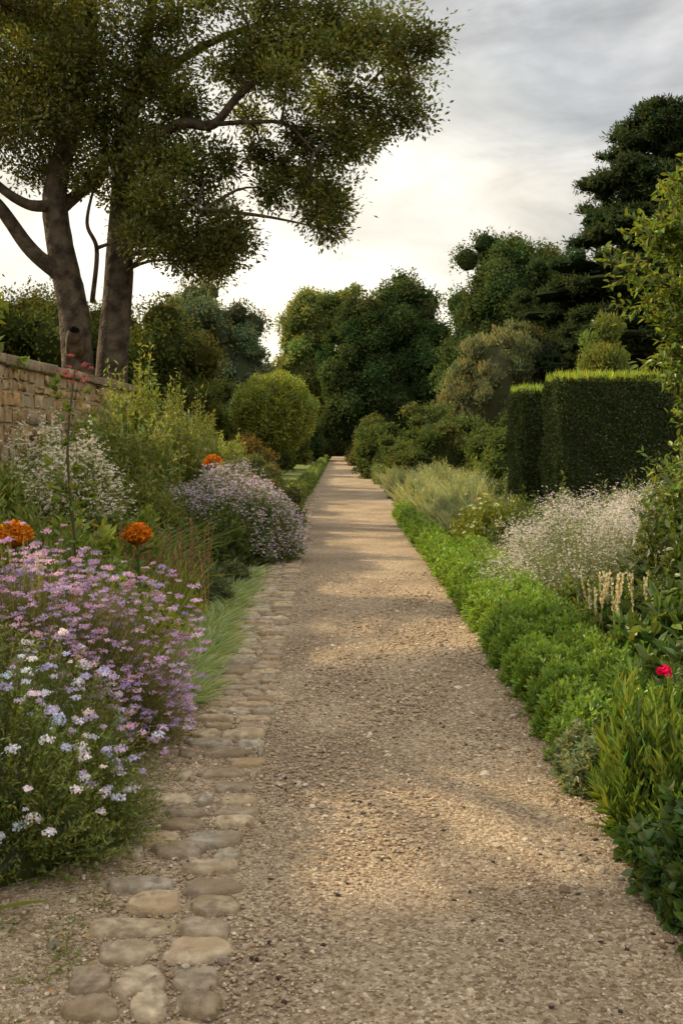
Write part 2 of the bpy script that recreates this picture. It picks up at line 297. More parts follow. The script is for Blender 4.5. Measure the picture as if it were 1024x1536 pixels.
while d<30:
    dep=U(.11,.165) if d<12 else U(.12,.19)
    wt=.46 if d<4 else .41
    x1=xl(d)-.005+rng.normal(0,.01); x0=x1-wt-rng.normal(0,.025); ncol=2 if rng.random()<(.55 if d<6 else .7) else 3
    sp=[0]+sorted([ (i+1)/ncol+rng.normal(0,.06) for i in range(ncol-1)])+[1]
    for i in range(ncol):
        if rng.random()<.1 and i==0: continue
        a_=x0+(x1-x0)*sp[i]; b_=x0+(x1-x0)*sp[i+1]; gp=U(.010,.022) if d<5.5 else U(.006,.016)
        cob((a_+b_)/2,d+dep/2+rng.normal(0,.014),(b_-a_)/2-gp,dep/2-gp*.6,U(.013,.026),A(*cp[rng.integers(6)])*U(.8,1.15))
    d+=dep+(.016 if d<5.5 else .01)
g.build('cobblestone_edging',[STONE],True)
# ------------------------------------------------------------ stone wall
root=bpy.data.objects.new('stone_wall',None); sc.collection.objects.link(root)
def rbox(g,c,h,col,bev,jit=.0):
    c=A(*c);h=A(*h)
    idx={}; vs=[]
    for i in range(4):
        for j in range(4):
            for l in range(4):
                if 0 in(i,j,l) or 3 in (i,j,l):
                    p=A(*[(-1 if q in(0,) else (1 if q==3 else 0)) for q in (i,j,l)])
                    inner=A(*[(-1 if q<2 else 1) for q in (i,j,l)])*(h-bev)
                    ln=np.linalg.norm(p); idx[(i,j,l)]=len(vs); vs.append(c+inner+p/max(ln,1e-9)*bev+rng.normal(0,jit,3))
    qs=[]
    for ax in range(3):
        for side in (0,3):
            for a_ in range(3):
                for b_ in range(3):
                    def key(u,v):
                        t_=[u,v]; t_.insert(ax,side); return idx[tuple(t_)]
                    q=[key(a_,b_),key(a_+1,b_),key(a_+1,b_+1),key(a_,b_+1)]
                    if (side==0)^(ax==1): q=q[::-1]
                    qs.append(q)
    g.add(vs,A(*col),qs)
g=Geo(); g.add([(-4.42,0,0),(-4.05,0,0),(-4.05,20,0),(-4.42,20,0),(-4.42,0,2.46),(-4.05,0,2.46),(-4.05,20,2.46),(-4.42,20,2.46)],A(1,1,1),[(0,1,5,4),(1,2,6,5),(2,3,7,6),(3,0,4,7),(4,5,6,7)]); g.build('mortar_core',[MORTAR],parent=root)
g=Geo(); wp=[(.68,.49,.27),(.58,.43,.26),(.72,.57,.35),(.52,.39,.24),(.66,.44,.23),(.57,.48,.35)]
z=0
while z<2.4:
    hh=min(U(.1,.24),2.46-z); y=0.02
    while y<20:
        ww=U(.13,.45)
        h2=hh*U(.82,1.) 
        rbox(g,(-4.07,y+ww/2,z+hh/2+rng.normal(0,.006)),(U(.018,.04),ww/2-.012,h2/2-.009),A(*wp[rng.integers(6)])*U(.75,1.1),.014,.011); y+=ww
    z+=hh
g.build('wall_stones',[WSTONE],True,parent=root)
g=Geo(); y=0
while y<20:
    ww=U(.5,.85); rbox(g,(-4.24,y+ww/2,2.53),(.25,ww/2-.006,.062+U(-.006,.006)),A(.45,.38,.28)*U(.8,1.1),.02,.006); y+=ww
g.build('coping_stones',[WSTONE],True,parent=root)
# ------------------------------------------------------------ big tree
TB=(.15,.11,.08)
def bigtree():
    gl,gb=Geo(),Geo(); Y0=20
    def W_(l): return [(x,Y0+y,z) for x,y,z in l]
    sk=[(W_([(-5.0,0,-.2),(-5.02,0,1.2),(-5.1,0,2.6),(-5.17,.05,4),(-5.35,0,5),(-5.45,-.1,6.2),(-5.1,-.2,7.5),(-4.7,-.1,9.3),(-4.9,.2,11.5)]),[.5,.36,.31,.29,.27,.22,.17,.12,.05]),
        (W_([(-4.6,.5,-.2),(-4.62,.5,1.2),(-4.6,.5,2.6),(-4.42,.5,4.3),(-4.28,.5,6.2),(-4.2,.4,7.5),(-3.75,.3,9.1),(-3.4,.3,11.4)]),[.48,.36,.32,.29,.24,.18,.12,.05]),
        (W_([(-5.25,0,4.6),(-5.9,-.2,5.15),(-6.5,-.4,6.0),(-7.3,-.6,6.7),(-8.6,-.6,8)]),[.17,.15,.12,.1,.05]),
        (W_([(-5.42,-.1,6.),(-5.9,-.5,5.95),(-6.5,-.8,6.4),(-7.2,-1,7.4)]),[.12,.1,.08,.04]),
        (W_([(-5.4,0,5.95),(-5.0,.3,6.4),(-4.65,.5,6.8),(-4.7,.9,8)]),[.14,.11,.09,.05]),
        (W_([(-4.22,.4,7.0),(-3.6,.1,7.3),(-3.0,-.2,7.5),(-2.4,-.3,7.45),(-1.85,-.4,8.0),(-.8,-.5,8.7),(.6,-.6,9.0),(1.1,-.6,8.7)]),[.15,.12,.1,.09,.075,.06,.035,.02]),
        (W_([(-4.1,.3,8.0),(-3.2,.6,8.9),(-2.2,.8,9.5),(-.2,.8,10.1)]),[.12,.09,.07,.03]),
        (W_([(-4.85,.2,4.2),(-4.72,.1,5.2),(-4.85,-.1,5.7),(-4.6,-.2,6.6)]),[.05,.045,.035,.02]),
        (W_([(-2.4,-.3,7.45),(-1.7,-.6,7.4),(-1.0,-.8,7.3),(-.5,-.8,6.8)]),[.05,.04,.03,.015]),
        (W_([(-4.25,.4,6.5),(-3.8,-.3,6.4),(-3.2,-.6,6.2),(-2.6,-.6,5.8)]),[.07,.05,.04,.02])]
    nodes=[]
    for p,r in sk:
        tube(gb,p,r,14 if r[0]>.3 else 8,TB,n=len(p)*6,wob=.05 if r[0]>.3 else .02); rs=resample(p,len(p)*6); nodes.append(rs[len(rs)//3:])
    tube(gb,W_([(-5.1,-.15,3.2),(-5.05,-.45,3.45),(-5.0,-.6,3.6)]),[.2,.15,.1],9,(.2,.15,.1),n=8,wob=.12)
    nodes=np.concatenate(nodes)
    cl=[(-6.4,9.7,1.2),(-5.4,9.6,1.1),(-4.3,9.7,1.),(-6.3,8.6,1.1),(-5.2,8.4,1.1),(-4.2,8.4,1.),(-6.4,7.4,.9),(-5.5,7.3,.85),(-4.6,7.3,.85),(-3.7,7.5,.75),(-5.9,6.9,.5),(-4.0,6.5,.7),(-3.4,6.1,.75),(-2.9,5.7,.65),(-2.2,5.4,.45),(-2.7,6.4,.5),(-3.3,5.4,.45),(-2.5,5.0,.3),(-3.9,5.7,.4),(-3.6,6.9,.6),(-4.8,6.6,.5),
        (-8,8.5,1.3),(-8.2,7.2,.9),(-9.5,9.2,1.4),(-7.4,10.2,1.2),(-3.3,9.3,.9),(-2.3,9.5,.8),(-2.1,8.7,.6),(-1.2,9.7,.8),(-.95,8.8,.6),(-.2,9.4,.7),(.1,8.5,.5),(.7,8.9,.55),(1.3,8.3,.42),(1.3,7.7,.33),(.7,7.8,.33),(1.45,8.8,.3),(.5,9.3,.5),(-1.6,9.1,.5),(-.4,8.3,.4),(1.1,9.2,.4),
        (-1.05,7.9,.36),(-.55,7.1,.33),(-.3,6.4,.34),(-.45,5.85,.25),(-1.2,6.9,.26),(-1.3,6.3,.2),(0,7.5,.26),(-2.1,6.7,.26),(.35,7.2,.24),(-1.8,7.9,.3),(-.1,6.9,.2),(-.05,6.1,.2),(-.25,5.6,.16),(-.7,6.5,.22),(-1.6,7.2,.22),(-.9,7.4,.25),
        (-5.5,11,1.2),(-4,11,1.2),(-2.6,10.7,1.),(-7,11.3,1.2),(-1.2,10.5,.7),(-4.9,12,1.1),(-3.2,8.1,.6),(-2.9,7.9,.35),(-5.8,8.,1.),(-4.7,9.,1.),(-6.0,9.2,1.),(-3.5,8.6,.7),(-4.4,7.8,.8),(-6.6,8.1,.9),(-3.3,5.8,.6),(-2.7,5.3,.5),(-2.3,5.0,.4),(-1.9,5.5,.35),(-3.0,6.9,.5),(-2.9,5.0,.35),(-3.6,5.2,.4),(-.2,8.9,.5),(.3,8.2,.4),(-1.4,8.4,.4)]
    for x,z,r in cl:
        c=A(x,Y0+rng.normal(0,.45+.5*r),z); nd=nodes[np.argmin(np.linalg.norm(nodes-c,axis=1)+1.0*np.maximum(0,nodes[:,2]-c[2]))]
        mid=(nd+c)/2+A(0,0,.12)+rng.normal(0,.1,3); ln=np.linalg.norm(c-nd)
        tube(gb,[nd,mid,c],[.012+.018*ln,.012+.008*ln,.008],5,TB,n=8)
        col=A(.105,.116,.038)*np.exp(rng.normal(0,.18))
        ns=int(24*r**1.5)+7
        sub=c+randdir(ns)*r*A(1.05,1.15,.85)*U(.3,1.15,(ns,1))
        for sb in sub:
            tube(gb,[c,(c+sb)/2+rng.normal(0,.05,3),sb],[.011,.008,.004],4,TB,n=4)
            n_=int(125*(.4+1.0*rng.random())); rs_=(.10+.09*r*rng.random())*U(.7,1.3)+.03
            ax=nrm(sb-c+A(0,0,.3)); P=sb+rng.normal(0,1,(n_,3))*rs_*A(1,1,.65)+ax*rng.normal(0,rs_*.8,(n_,1))
            out=nrm(P-sb)
            leaf4(gl,P,out+randdir(n_)*.7+A(0,0,.15),randdir(n_)*.6+A(0,0,.8)+out*.3,U(.07,.13,n_),U(.035,.055,n_),vcol(col*np.exp(rng.normal(0,.22)),n_,.25))
    e=bpy.data.objects.new('evergreen_oak_tree',None); sc.collection.objects.link(e)
    gb.build('trunk_and_limbs',[BARK],True,parent=e); gl.build('crown_foliage',[LEAF],parent=e)
bigtree()
def ptree(name,x,y,crowns,col,L,tr=.3,nl=260,trunk=True,**k):
    e=bpy.data.objects.new(name,None); sc.collection.objects.link(e)
    gl=Geo(); gb=Geo()
    top=max(c[2] for c in crowns)
    if trunk:
        tube(gb,[(x,y,-.2),(x+.1,y,top*.4),(x,y,top)],[tr*1.4,tr,tr*.4],9,TB,n=12,wob=.05)
        for c in crowns: tube(gb,[(x,y,c[2]*.45),((x+c[0])/2,(y+c[1])/2,c[2]*.8),(c[0],c[1],c[2])],[tr*.6,tr*.4,tr*.15],6,TB,n=7)
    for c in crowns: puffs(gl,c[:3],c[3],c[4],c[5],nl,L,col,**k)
    if trunk: gb.build('trunk',[BARK],True,parent=e)
    gl.build('foliage',[FARLEAF],parent=e); return e
# unseen tree added beyond the wall; crown clumps placed to dapple the path
gl,gb=Geo(),Geo(); tube(gb,[(-9.4,10,-.2),(-9.2,10,3),(-8.8,10,6),(-8.5,9.8,8)],[.35,.26,.2,.06],10,TB,n=18,wob=.05)
for (x,y,z,r_) in [(-8.2,6.7,6,.4),(-7.2,6.9,5.7,.36),(-9.3,7.,6.2,.35),(-6.7,6.3,5.8,.28),(-9.2,10.2,6.3,.5),(-8.0,10.,5.9,.5),(-7.2,10.8,6.,.45),(-9.8,10.9,6.8,.55),(-8.4,11.2,6.6,.5),(-8.7,13.4,6.,.5),(-9.7,13.6,6.4,.5),(-7.6,13.1,5.6,.4),(-10.6,10.3,7.6,.6),(-8.9,15.1,5.6,.4),(-6.7,10.1,5.2,.35)]:
    c=A(x,y,z)
    tube(gb,[(-8.9,10,4.6),(c+A(-8.8,10,5.2))/2+A(0,0,.3),c],[.08,.05,.02],5,TB,n=6)
    n_=int(2100*r_); P=c+rng.normal(0,.6,(n_,3))*r_*A(1.3,.8,.7); leaf4(gl,P,randdir(n_),randdir(n_)+A(0,0,.8),U(.1,.18,n_),U(.05,.08,n_),vcol((.07,.09,.025),n_))
e=bpy.data.objects.new('added_shade_tree',None); sc.collection.objects.link(e); gb.build('trunk',[BARK],True,parent=e); gl.build('foliage',[LEAF],parent=e)
# ------------------------------------------------------------ background trees
ptree('yew_tree',-7.5,30,[(-8,31,2.8,(4.2,2.5,3.2),60,1.0),(-5.6,30,2.4,(1.9,2,2.6),40,.7)],(.072,.08,.026),.13,nl=380)
ptree('holm_oak_tree',-13,28,[(-13,28,4.,(3,3,3.2),50,1.1)],(.06,.075,.025),.2,nl=200)
ptree('silver_leaf_tree',-6,50,[(-6.2,50,5.6,(2.6,2.6,3.3),60,.8),(-4.6,49,4,(1.4,1.5,2.5),26,.6),(-4.2,47,2,(1.6,1.5,1.8),30,.5)],(.11,.125,.08),.18,nl=300)
ptree('lime_tree',-1.6,76,[(-1.9,76,9.6,(2.4,2.5,3.0),44,.75),(-3,75,6,(1.8,2,3.5),30,.8),(.3,76,10.2,(1.7,2,2.3),26,.6),(-1.5,76,4.5,(3,2,4),34,.9)],(.155,.165,.06),.24,nl=240,pv=.22)
ptree('beech_tree',3,70,[(4.2,70,8.3,(2.5,2.5,4.0),60,.9),(1.2,69,6.3,(2.4,2.5,4.2),60,.9),(6,69,5.5,(2.2,2.5,4.4),50,.9),(2.8,68,3.5,(4,2,3.4),60,.9)],(.052,.072,.03),.22,nl=320,pv=.18)
ptree('plane_tree',10,60,[(9.5,60,9.6,(3.0,3,3.7),80,.9),(7.8,59,6.4,(2,2,3),40,.8),(12,60,9,(3,3,3.5),50,1.)],(.062,.082,.034),.2,nl=320,pv=.2)
e=bpy.data.objects.new('cedar_tree',None); sc.collection.objects.link(e); gl,gb=Geo(),Geo()
tube(gb,[(12.2,40,-.2),(12.2,40,7),(12.3,40,13.6)],[.6,.4,.08],10,TB,n=20,wob=.05)
z=4.
while z<13.8:
    rad=4.4*(1-((z-4)/11.)**1.6)+.5
    for q_ in range(9):
        a_=U(0,6.28); zz=z+U(-.35,.35); rf=U(.4,.95); c=A(12.2+math.cos(a_)*rad*rf,40+math.sin(a_)*rad*rf,zz); tube(gb,[(12.2,40,zz-.3),tuple(c)],[.1,.04],5,TB,n=3)
        puffs(gl,c,(rad*.36,rad*.36,.28),9,.38,100,.2,(.04,.054,.028),W=.06,flat=.6,zmin=-1,core=True,down=-.1)
    z+=.64
gb.build('trunk',[BARK],True,parent=e); gl.build('foliage',[FARLEAF],parent=e)
g=Geo()
for c,r_ in (((6.1,40,3.2),(1.7,1.7,3.0)),((7.6,41,2.7),(1.5,1.5,2.7)),((5.0,40.5,2.2),(1.1,1.2,2.2))):
    puffs(g,c,r_,46,.55,330,.17,(.16,.158,.095),W=.05,up=1.6,zmin=-.4,pv=.07)
g.build('willow_shrub',FF)
g=Geo(); puffs(g,(7.35,29,3.2),(.75,.75,1.5),26,.32,300,.12,(.15,.155,.05),W=.035,up=1.4); puffs(g,(7.35,29,1.4),(.85,.8,1.6),20,.35,150,.12,(.15,.15,.05),W=.035,up=1.4); g.build('golden_conifer',FF)
ptree('holly_tree',9.5,24,[(9.5,24,2.6,(1.8,1.8,2.4),50,.6)],(.045,.062,.022),.12,nl=200)
g=Geo()
for a_ in np.linspace(-75,75,38):
    d_=95+rng.normal(0,5); x=math.sin(R(a_))*d_; y=math.cos(R(a_))*d_; h=U(7,10)
    puffs(g,(x,y,h*.45),(4.8,3,h*.5),30,1.6,90,.6,(.052,.068,.03),zmin=-.3)
for a_ in np.linspace(95,265,22):
    d_=70; puffs(g,(math.sin(R(a_))*d_,math.cos(R(a_))*d_,4),(7,4,5),20,2.,30,1.,(.05,.06,.025),zmin=-.3)
g.build('distant_trees',FF)
# ------------------------------------------------------------ mid shrubs
def P_(name,c,r,npf,pr,nl,L_,col,**k):
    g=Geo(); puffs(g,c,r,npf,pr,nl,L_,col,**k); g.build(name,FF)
P_('spreading_juniper',(3.3,33,.9),(2.0,1.6,2.0),60,.5,260,.13,(.085,.1,.036),W=.05,zmin=-.3,flat=.6)
P_('spreading_juniper',(5.3,31,.8),(1.6,1.5,1.5),45,.45,240,.12,(.075,.092,.032),W=.05,zmin=-.3,flat=.6)
P_('rhododendron_shrub',(1.9,40,.6),(1.2,1.5,1.6),36,.4,220,.13,(.075,.095,.032),zmin=-.3)
P_('rhododendron_shrub',(4.6,24,.5),(1.2,1.2,1.45),40,.38,260,.1,(.07,.09,.03),zmin=-.3)
P_('rhododendron_shrub',(1.7,56,.8),(1.0,2,1.8),30,.4,200,.15,(.08,.09,.035),zmin=-.3)
P_('flowering_shrub',(1.2,66,.5),(.7,2,1.5),24,.35,200,.13,(.14,.12,.06),zmin=-.3)
P_('shrub_border',(-.2,86,1.),(6,1.5,1.9),60,.6,200,.2,(.04,.05,.02),zmin=-.3)
P_('laurel_shrub',(-4.6,34,1.2),(1.5,1.5,2.2),44,.5,240,.13,(.08,.09,.03),zmin=-.3)
P_('laurel_shrub',(-3.6,42,1.),(1.3,1.5,1.8),36,.45,200,.14,(.065,.08,.027),zmin=-.3)
P_('laurel_shrub',(-2.9,60,1.),(1.7,1.5,2.2),50,.5,200,.16,(.05,.062,.023),zmin=-.3)
P_('laurel_shrub',(-1.6,68,.8),(.9,1.5,1.8),36,.45,200,.16,(.06,.07,.027),zmin=-.3)
P_('laurel_shrub',(-2.9,50,.6),(1.2,1.5,1.4),36,.4,200,.14,(.08,.095,.03),zmin=-.3)
P_('copper_shrub',(-2.3,25,.4),(.7,.8,.95),30,.26,240,.07,(.17,.11,.045),zmin=-.3)
P_('copper_shrub',(-2.9,28,.5),(.6,.8,1.2),24,.26,240,.07,(.16,.13,.045),zmin=-.3)
P_('grey_shrub',(-1.75,21.5,.3),(.55,.9,.75),34,.22,260,.06,(.12,.125,.055),zmin=-.3)
e=bpy.data.objects.new('round_clipped_bush',None); sc.collection.objects.link(e); g=Geo(); tube(g,[(-1.95,30,-.1),(-1.95,30,1.6)],[.13,.1],8,TB,n=5); g.build('stem',[BARK],True,parent=e)
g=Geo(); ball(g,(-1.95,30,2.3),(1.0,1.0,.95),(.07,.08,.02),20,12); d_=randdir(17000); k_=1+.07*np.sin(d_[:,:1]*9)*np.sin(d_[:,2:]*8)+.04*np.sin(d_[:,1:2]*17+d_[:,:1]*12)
leaf4(g,A(-1.95,30,2.3)+d_*A(1.08,1.08,1.)*U(.88,1.14,(17000,1))*k_,d_+randdir(17000)*.8+A(0,0,.4),d_+randdir(17000)*.6+A(0,0,.4),U(.07,.13,17000),U(.03,.05,17000),vcol((.17,.2,.045),17000,.35)); g.build('foliage',FM,parent=e)
def boxhedge(name,x0,x1,y0,y1,h,dens,L_,col,z0=0,fringe=None,smallW=.5,jit=.02,core=.04):
    g=Geo(); c=core
    v=[(x0+c,y0+c,z0),(x1-c,y0+c,z0),(x1-c,y1-c,z0),(x0+c,y1-c,z0),(x0+c,y0+c,h-c),(x1-c,y0+c,h-c),(x1-c,y1-c,h-c),(x0+c,y1-c,h-c)]
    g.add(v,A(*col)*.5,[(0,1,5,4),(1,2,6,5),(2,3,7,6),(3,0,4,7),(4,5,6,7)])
    fs=[((x0,y0,z0),(x1-x0,0,0),(0,0,h-z0),(0,-1,0)),((x0,y1,z0),(x1-x0,0,0),(0,0,h-z0),(0,1,0)),((x0,y0,z0),(0,y1-y0,0),(0,0,h-z0),(-1,0,0)),((x1,y0,z0),(0,y1-y0,0),(0,0,h-z0),(1,0,0)),((x0,y0,h),(x1-x0,0,0),(0,y1-y0,0),(0,0,1))]
    for o_,u,v_,nn in fs:
        o_,u,v_,nn=map(lambda q:A(*q),(o_,u,v_,nn)); n=int(dens*np.linalg.norm(np.cross(u,v_)))
        P=o_+u*rng.random((n,1))+v_*rng.random((n,1)); 
        wv=.4*jit*np.sin(P.sum(1)*5)+.5*jit*np.sin(P[:,0]*9+P[:,2]*7-P[:,1]*6)
        P=P+nn*(wv+rng.normal(0,jit*.6,n)-jit*.3)[:,None]
        leaf4(g,P,nn*.7+randdir(n)*.8+A(0,0,.3),nn+randdir(n)*.8,L_*U(.6,1.3,n),L_*smallW*U(.7,1.2,n),vcol(col,n,.3))
        if fringe is not None and nn[2]>0:
            n=int(dens*.4*np.linalg.norm(np.cross(u,v_))); P=o_+u*rng.random((n,1))+v_*rng.random((n,1))
            blades(g,P-A(0,0,.03),A(0,0,1)+rng.normal(0,.22,(n,3)),U(.05,.19,n),.015,rng.normal(0,.1,(n,3)),vcol(fringe,n))
    g.build(name,FM)
boxhedge('clipped_yew_hedge',2.98,4.62,14.,15.1,2.38,5200,.042,(.045,.065,.018),fringe=(.32,.38,.07),jit=.035)
boxhedge('clipped_yew_hedge',2.82,3.3,16.,17.3,2.3,4500,.045,(.045,.065,.018),fringe=(.32,.38,.07),jit=.035)
boxhedge('box_hedge',-1.5,-.95,22.,27,.42,1500,.05,(.12,.15,.035),jit=.05)
boxhedge('box_hedge',-1.2,-.9,27.05,70,.36,500,.08,(.1,.14,.035),jit=.05)
boxhedge('box_hedge',1.2,1.55,34,72,.5,450,.09,(.08,.11,.03),jit=.06)
# ------------------------------------------------------------ left bed
FT=np.array
def candy(name,c,rx,ry,h,ns,k,col,L_,W_,nh,hr,hcols,zl,stalk=0.,flat=.5,kk=46):
    g=Geo(); tip,d=bush(g,c,rx,ry,h,ns,k,L_,W_,col,rough=.22,up=.6,tipcol=A(*col)*1.4,l6=False)
    ok=np.where(d[:,2]>zl)[0]; ok=rng.choice(ok,min(nh,len(ok)),replace=False)
    hp=tip[ok]+nrm(d[ok]+A(0,0,1.2))*(.02+stalk*rng.random((len(ok),1)))
    blades(g,tip[ok]-d[ok]*.08,hp-tip[ok]+d[ok]*.08,np.linalg.norm(hp-tip[ok]+d[ok]*.08,axis=1),.004,np.zeros((len(ok),3)),vcol(A(*col)*1.2,len(ok)))
    pick=rng.integers(len(hcols),size=len(hp))
    for i,hc in enumerate(hcols):
        m=pick==i
        if m.any(): heads(g,hp[m],hr*U(.5,1.3,m.sum()),kk,hc,ps=.36,flat=flat)
    g.build(name,FM)
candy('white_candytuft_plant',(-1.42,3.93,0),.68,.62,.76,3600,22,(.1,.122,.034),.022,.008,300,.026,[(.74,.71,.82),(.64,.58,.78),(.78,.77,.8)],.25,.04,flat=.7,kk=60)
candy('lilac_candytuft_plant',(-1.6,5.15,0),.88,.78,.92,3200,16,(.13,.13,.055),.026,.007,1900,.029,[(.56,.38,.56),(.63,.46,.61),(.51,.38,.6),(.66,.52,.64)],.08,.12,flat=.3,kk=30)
candy('lilac_candytuft_plant',(-2.6,5.6,0),.7,.75,.95,1500,12,(.13,.13,.055),.03,.007,800,.029,[(.58,.4,.56),(.63,.47,.61)],.2,.1,flat=.3,kk=26)
g=Geo(); 
for i in range(75):
    d_=U(5.9,12.); x=xl(d_)-.47-abs(rng.normal(0,.15)); tuft(g,(x-.08,d_,0),.13,U(.14,.24),110,.008,(.16,.21,.1),tip=(.24,.29,.17),arch=.7)
g.build('edging_grass',FM)
g=Geo()
for i in range(9):
    bush(g,(-1.3-.1*rng.random()-.1*i%.4,6.6+i*.28,0),.2,.2,.22,90,12,.06,.03,(.22,.25,.035))
g.build('golden_oregano',FM)
g=Geo()
for i in range(20): tuft(g,(U(-2.3,-1.25),U(8.1,9.6),0),.14,U(.45,.65),60,.016,(.11,.16,.035),tip=(.18,.21,.06),arch=.25,lean=.25)
n=60; P=np.stack([U(-2.1,-1.15,n),U(8.0,9.3,n),np.zeros(n)],1); Lh=U(.6,.9,n); D=A(0,0,1)+rng.normal(0,.07,(n,3))
blades(g,P,D,Lh,.009,np.zeros((n,3)),vcol((.2,.14,.06),n))
for p,d_,l in zip(P,nrm(D),Lh):
    q=40; t_=U(.6,1,q); leaf4(g,p+d_*(l*t_)[:,None],d_+randdir(q)*.5,randdir(q),.03,.011,vcol((.26,.17,.09),q),m=1)
g.build('iris_plant',FM)
g=Geo()
for c,r_ in (((-1.35,10.2,0),.25),((-1.2,9.6,0),.2),((-1.55,10.7,0),.28),((-1.15,10.9,0),.2)): bush(g,c,r_,r_,r_*1.3,260,14,.045,.016,(.09,.11,.06))
g.build('sage_plant',FM)
g=Geo(); tip,d=bush(g,(-1.5,13.1,0),1.0,.95,1.1,2800,20,.055,.014,(.1,.13,.04),rough=.12,up=.8)
pk=rng.random(len(d)); ok=((d[:,2]>.74)&(pk<.9))|((d[:,0]>.45)&(d[:,2]>.12)&(pk<.8))|((d[:,2]>.55)&(pk<.3)); hp=tip[ok]; hp=np.repeat(hp,4,0)+rng.normal(0,.035,(ok.sum()*4,3)); heads(g,hp,U(.011,.023,len(hp)),9,(.68,.57,.68),.18); g.build('aster_mound',FM)
g=Geo(); tip,d=bush(g,(-1.75,14.9,0),.9,.8,1.2,1500,14,.06,.014,(.1,.12,.045)); hp=np.repeat(tip,3,0)+rng.normal(0,.04,(len(tip)*3,3)); heads(g,hp,U(.01,.022,len(hp)),8,(.66,.56,.64),.2); g.build('aster_mound',FM)
P_('small_leaf_shrub',(-1.1,18.2,.15),(.45,1.0,.55),34,.18,260,.05,(.12,.12,.05),zmin=-.2)
def orange(name,x,y,z,r_):
    g=Geo(); tube(g,[(x+.05,y,0),(x+.02,y,z*.5),(x,y,z-r_*.6)],[.01,.009,.008],6,(.07,.1,.03),n=8)
    for q in range(26):
        h=U(.1,.85)*z; a_=U(0,6.28); leaf6(g,FT([[x,y,h]]),FT([[math.cos(a_),math.sin(a_),.5]]),FT([[0,0,1.]]),U(.09,.16),U(.03,.05),vcol((.08,.12,.03),1))
    ball(g,(x,y,z-r_*.2),(r_*.75,r_*.75,r_*.6),(.3,.1,.01),12,8,m=1)
    n=1000; d_=randdir(n); d_[:,2]=np.abs(d_[:,2])*1.3-.2; d_=nrm(d_); leaf6(g,A(x,y,z-r_*.2)+d_*A(r_,r_,r_*.85)*U(.65,1.,(n,1)),d_*.6+randdir(n)*.8,randdir(n)+d_,r_*.24,r_*.15,vcol((.6,.23,.02),n,.35),m=1)
    g.build(name,FM)
orange('marigold_flower',-1.4,7.,.94,.1); orange('marigold_flower',-1.86,5.8,1.05,.1); orange('marigold_flower',-1.76,14.1,1.26,.13); orange('marigold_flower',-1.9,14.5,1.22,.1)
g=Geo(); tube(g,[(-1.74,6.6,0),(-1.72,6.6,.8),(-1.76,6.6,1.5),(-1.7,6.6,2.05)],[.012,.011,.009,.005],6,(.1,.08,.04),n=16)
for q in range(60):
    h=U(.25,1.95); a_=U(0,6.28); p=FT([[-1.73,6.6,h]]); dr=A(math.cos(a_),math.sin(a_),.45); l=U(.05,.16)
    blades(g,p,dr[None],l,.004,np.zeros((1,3)),vcol((.1,.12,.04),1))
    m_=5; leaf6(g,np.repeat(p+nrm(dr)*l,m_,0),dr+randdir(m_)*.8,randdir(m_)+A(0,0,1.3),U(.05,.09,m_),U(.025,.04,m_),vcol((.13,.17,.04),m_))
heads(g,A(-1.7,6.6,2.02)+rng.normal(0,1,(16,3))*A(.05,.05,.04),.022,24,(.5,.14,.12)); g.build('red_valerian_plant',FM)
g=Geo()
for c,rx,h in (((-2.55,10.,0),.6,1.45),((-3.2,11.2,0),.55,1.6)):
    tip,d=bush(g,c,rx,.6,h,700,22,.07,.025,(.13,.155,.045),rough=.25); ok=tip[d[:,2]>.62]; hp=np.repeat(ok,7,0)+rng.normal(0,.05,(len(ok)*7,3))*A(1,1,1.5); heads(g,hp,U(.012,.028,len(hp)),10,(.8,.76,.62))
g.build('cream_astilbe_plant',FM)
def filler(name,items,L_,W_,col,k=14,dens=900,**kw):
    g=Geo()
    for (x,y,rx,h) in items: bush(g,(x,y,0),rx,rx,h,int(dens*rx*h*1.6),k,L_,W_,A(*col)*np.exp(rng.normal(0,.12)),**kw)
    g.build(name,FM)
filler('fennel_plant',[(-2.3,7.6,.6,1.0),(-3.2,8.2,.7,1.2),(-2.1,6.9,.35,.75),(-3.1,6.9,.6,1.1)],.1,.016,(.16,.2,.055),up=1.)
filler('phlox_plant',[(-2.0,9.9,.45,.85),(-3.3,10.2,.5,1.25),(-1.75,8.1,.3,.55)],.085,.03,(.13,.17,.04))
filler('broad_leaf_plant',[(-1.75,7.4,.3,.55),(-2.1,8.5,.35,.8)],.12,.06,(.19,.24,.045),dens=400)
filler('mallow_shrub',[(-2.8,13.,.75,1.85),(-3.1,15,.8,2.3),(-2.35,14.6,.55,1.75)],.09,.03,(.15,.175,.055),k=20,dens=480,rough=.3)
filler('mallow_shrub',[(-2.9,17.5,.8,2.1),(-2.3,18.3,.6,1.5),(-3.2,20.5,.9,2.1),(-2.4,22.5,.6,1.5)],.09,.03,(.145,.165,.055),k=20,dens=400,rough=.3)
filler('spirea_shrub',[(-3.4,12,.5,1.6),(-2.2,11.6,.5,1.2),(-2.4,16,.5,1.3),(-1.9,16.6,.5,1.1),(-3.3,24,.8,1.8),(-3.8,27,.9,2.),(-2.8,32,.8,1.6)],.08,.025,(.14,.155,.045),k=18,dens=400)
filler('bedding_plant',[(-3.2,4.3,.7,.9),(-2.6,3.2,.6,.5),(-3.3,5.6,.6,1.)],.07,.025,(.1,.13,.035))
g=Geo()
for i in range(22): tuft(g,(U(-3.2,-2.1),U(9,13),0),.2,U(.8,1.2),70,.014,(.11,.15,.05),arch=.5)
g.build('ornamental_grass',FM)
g=Geo()
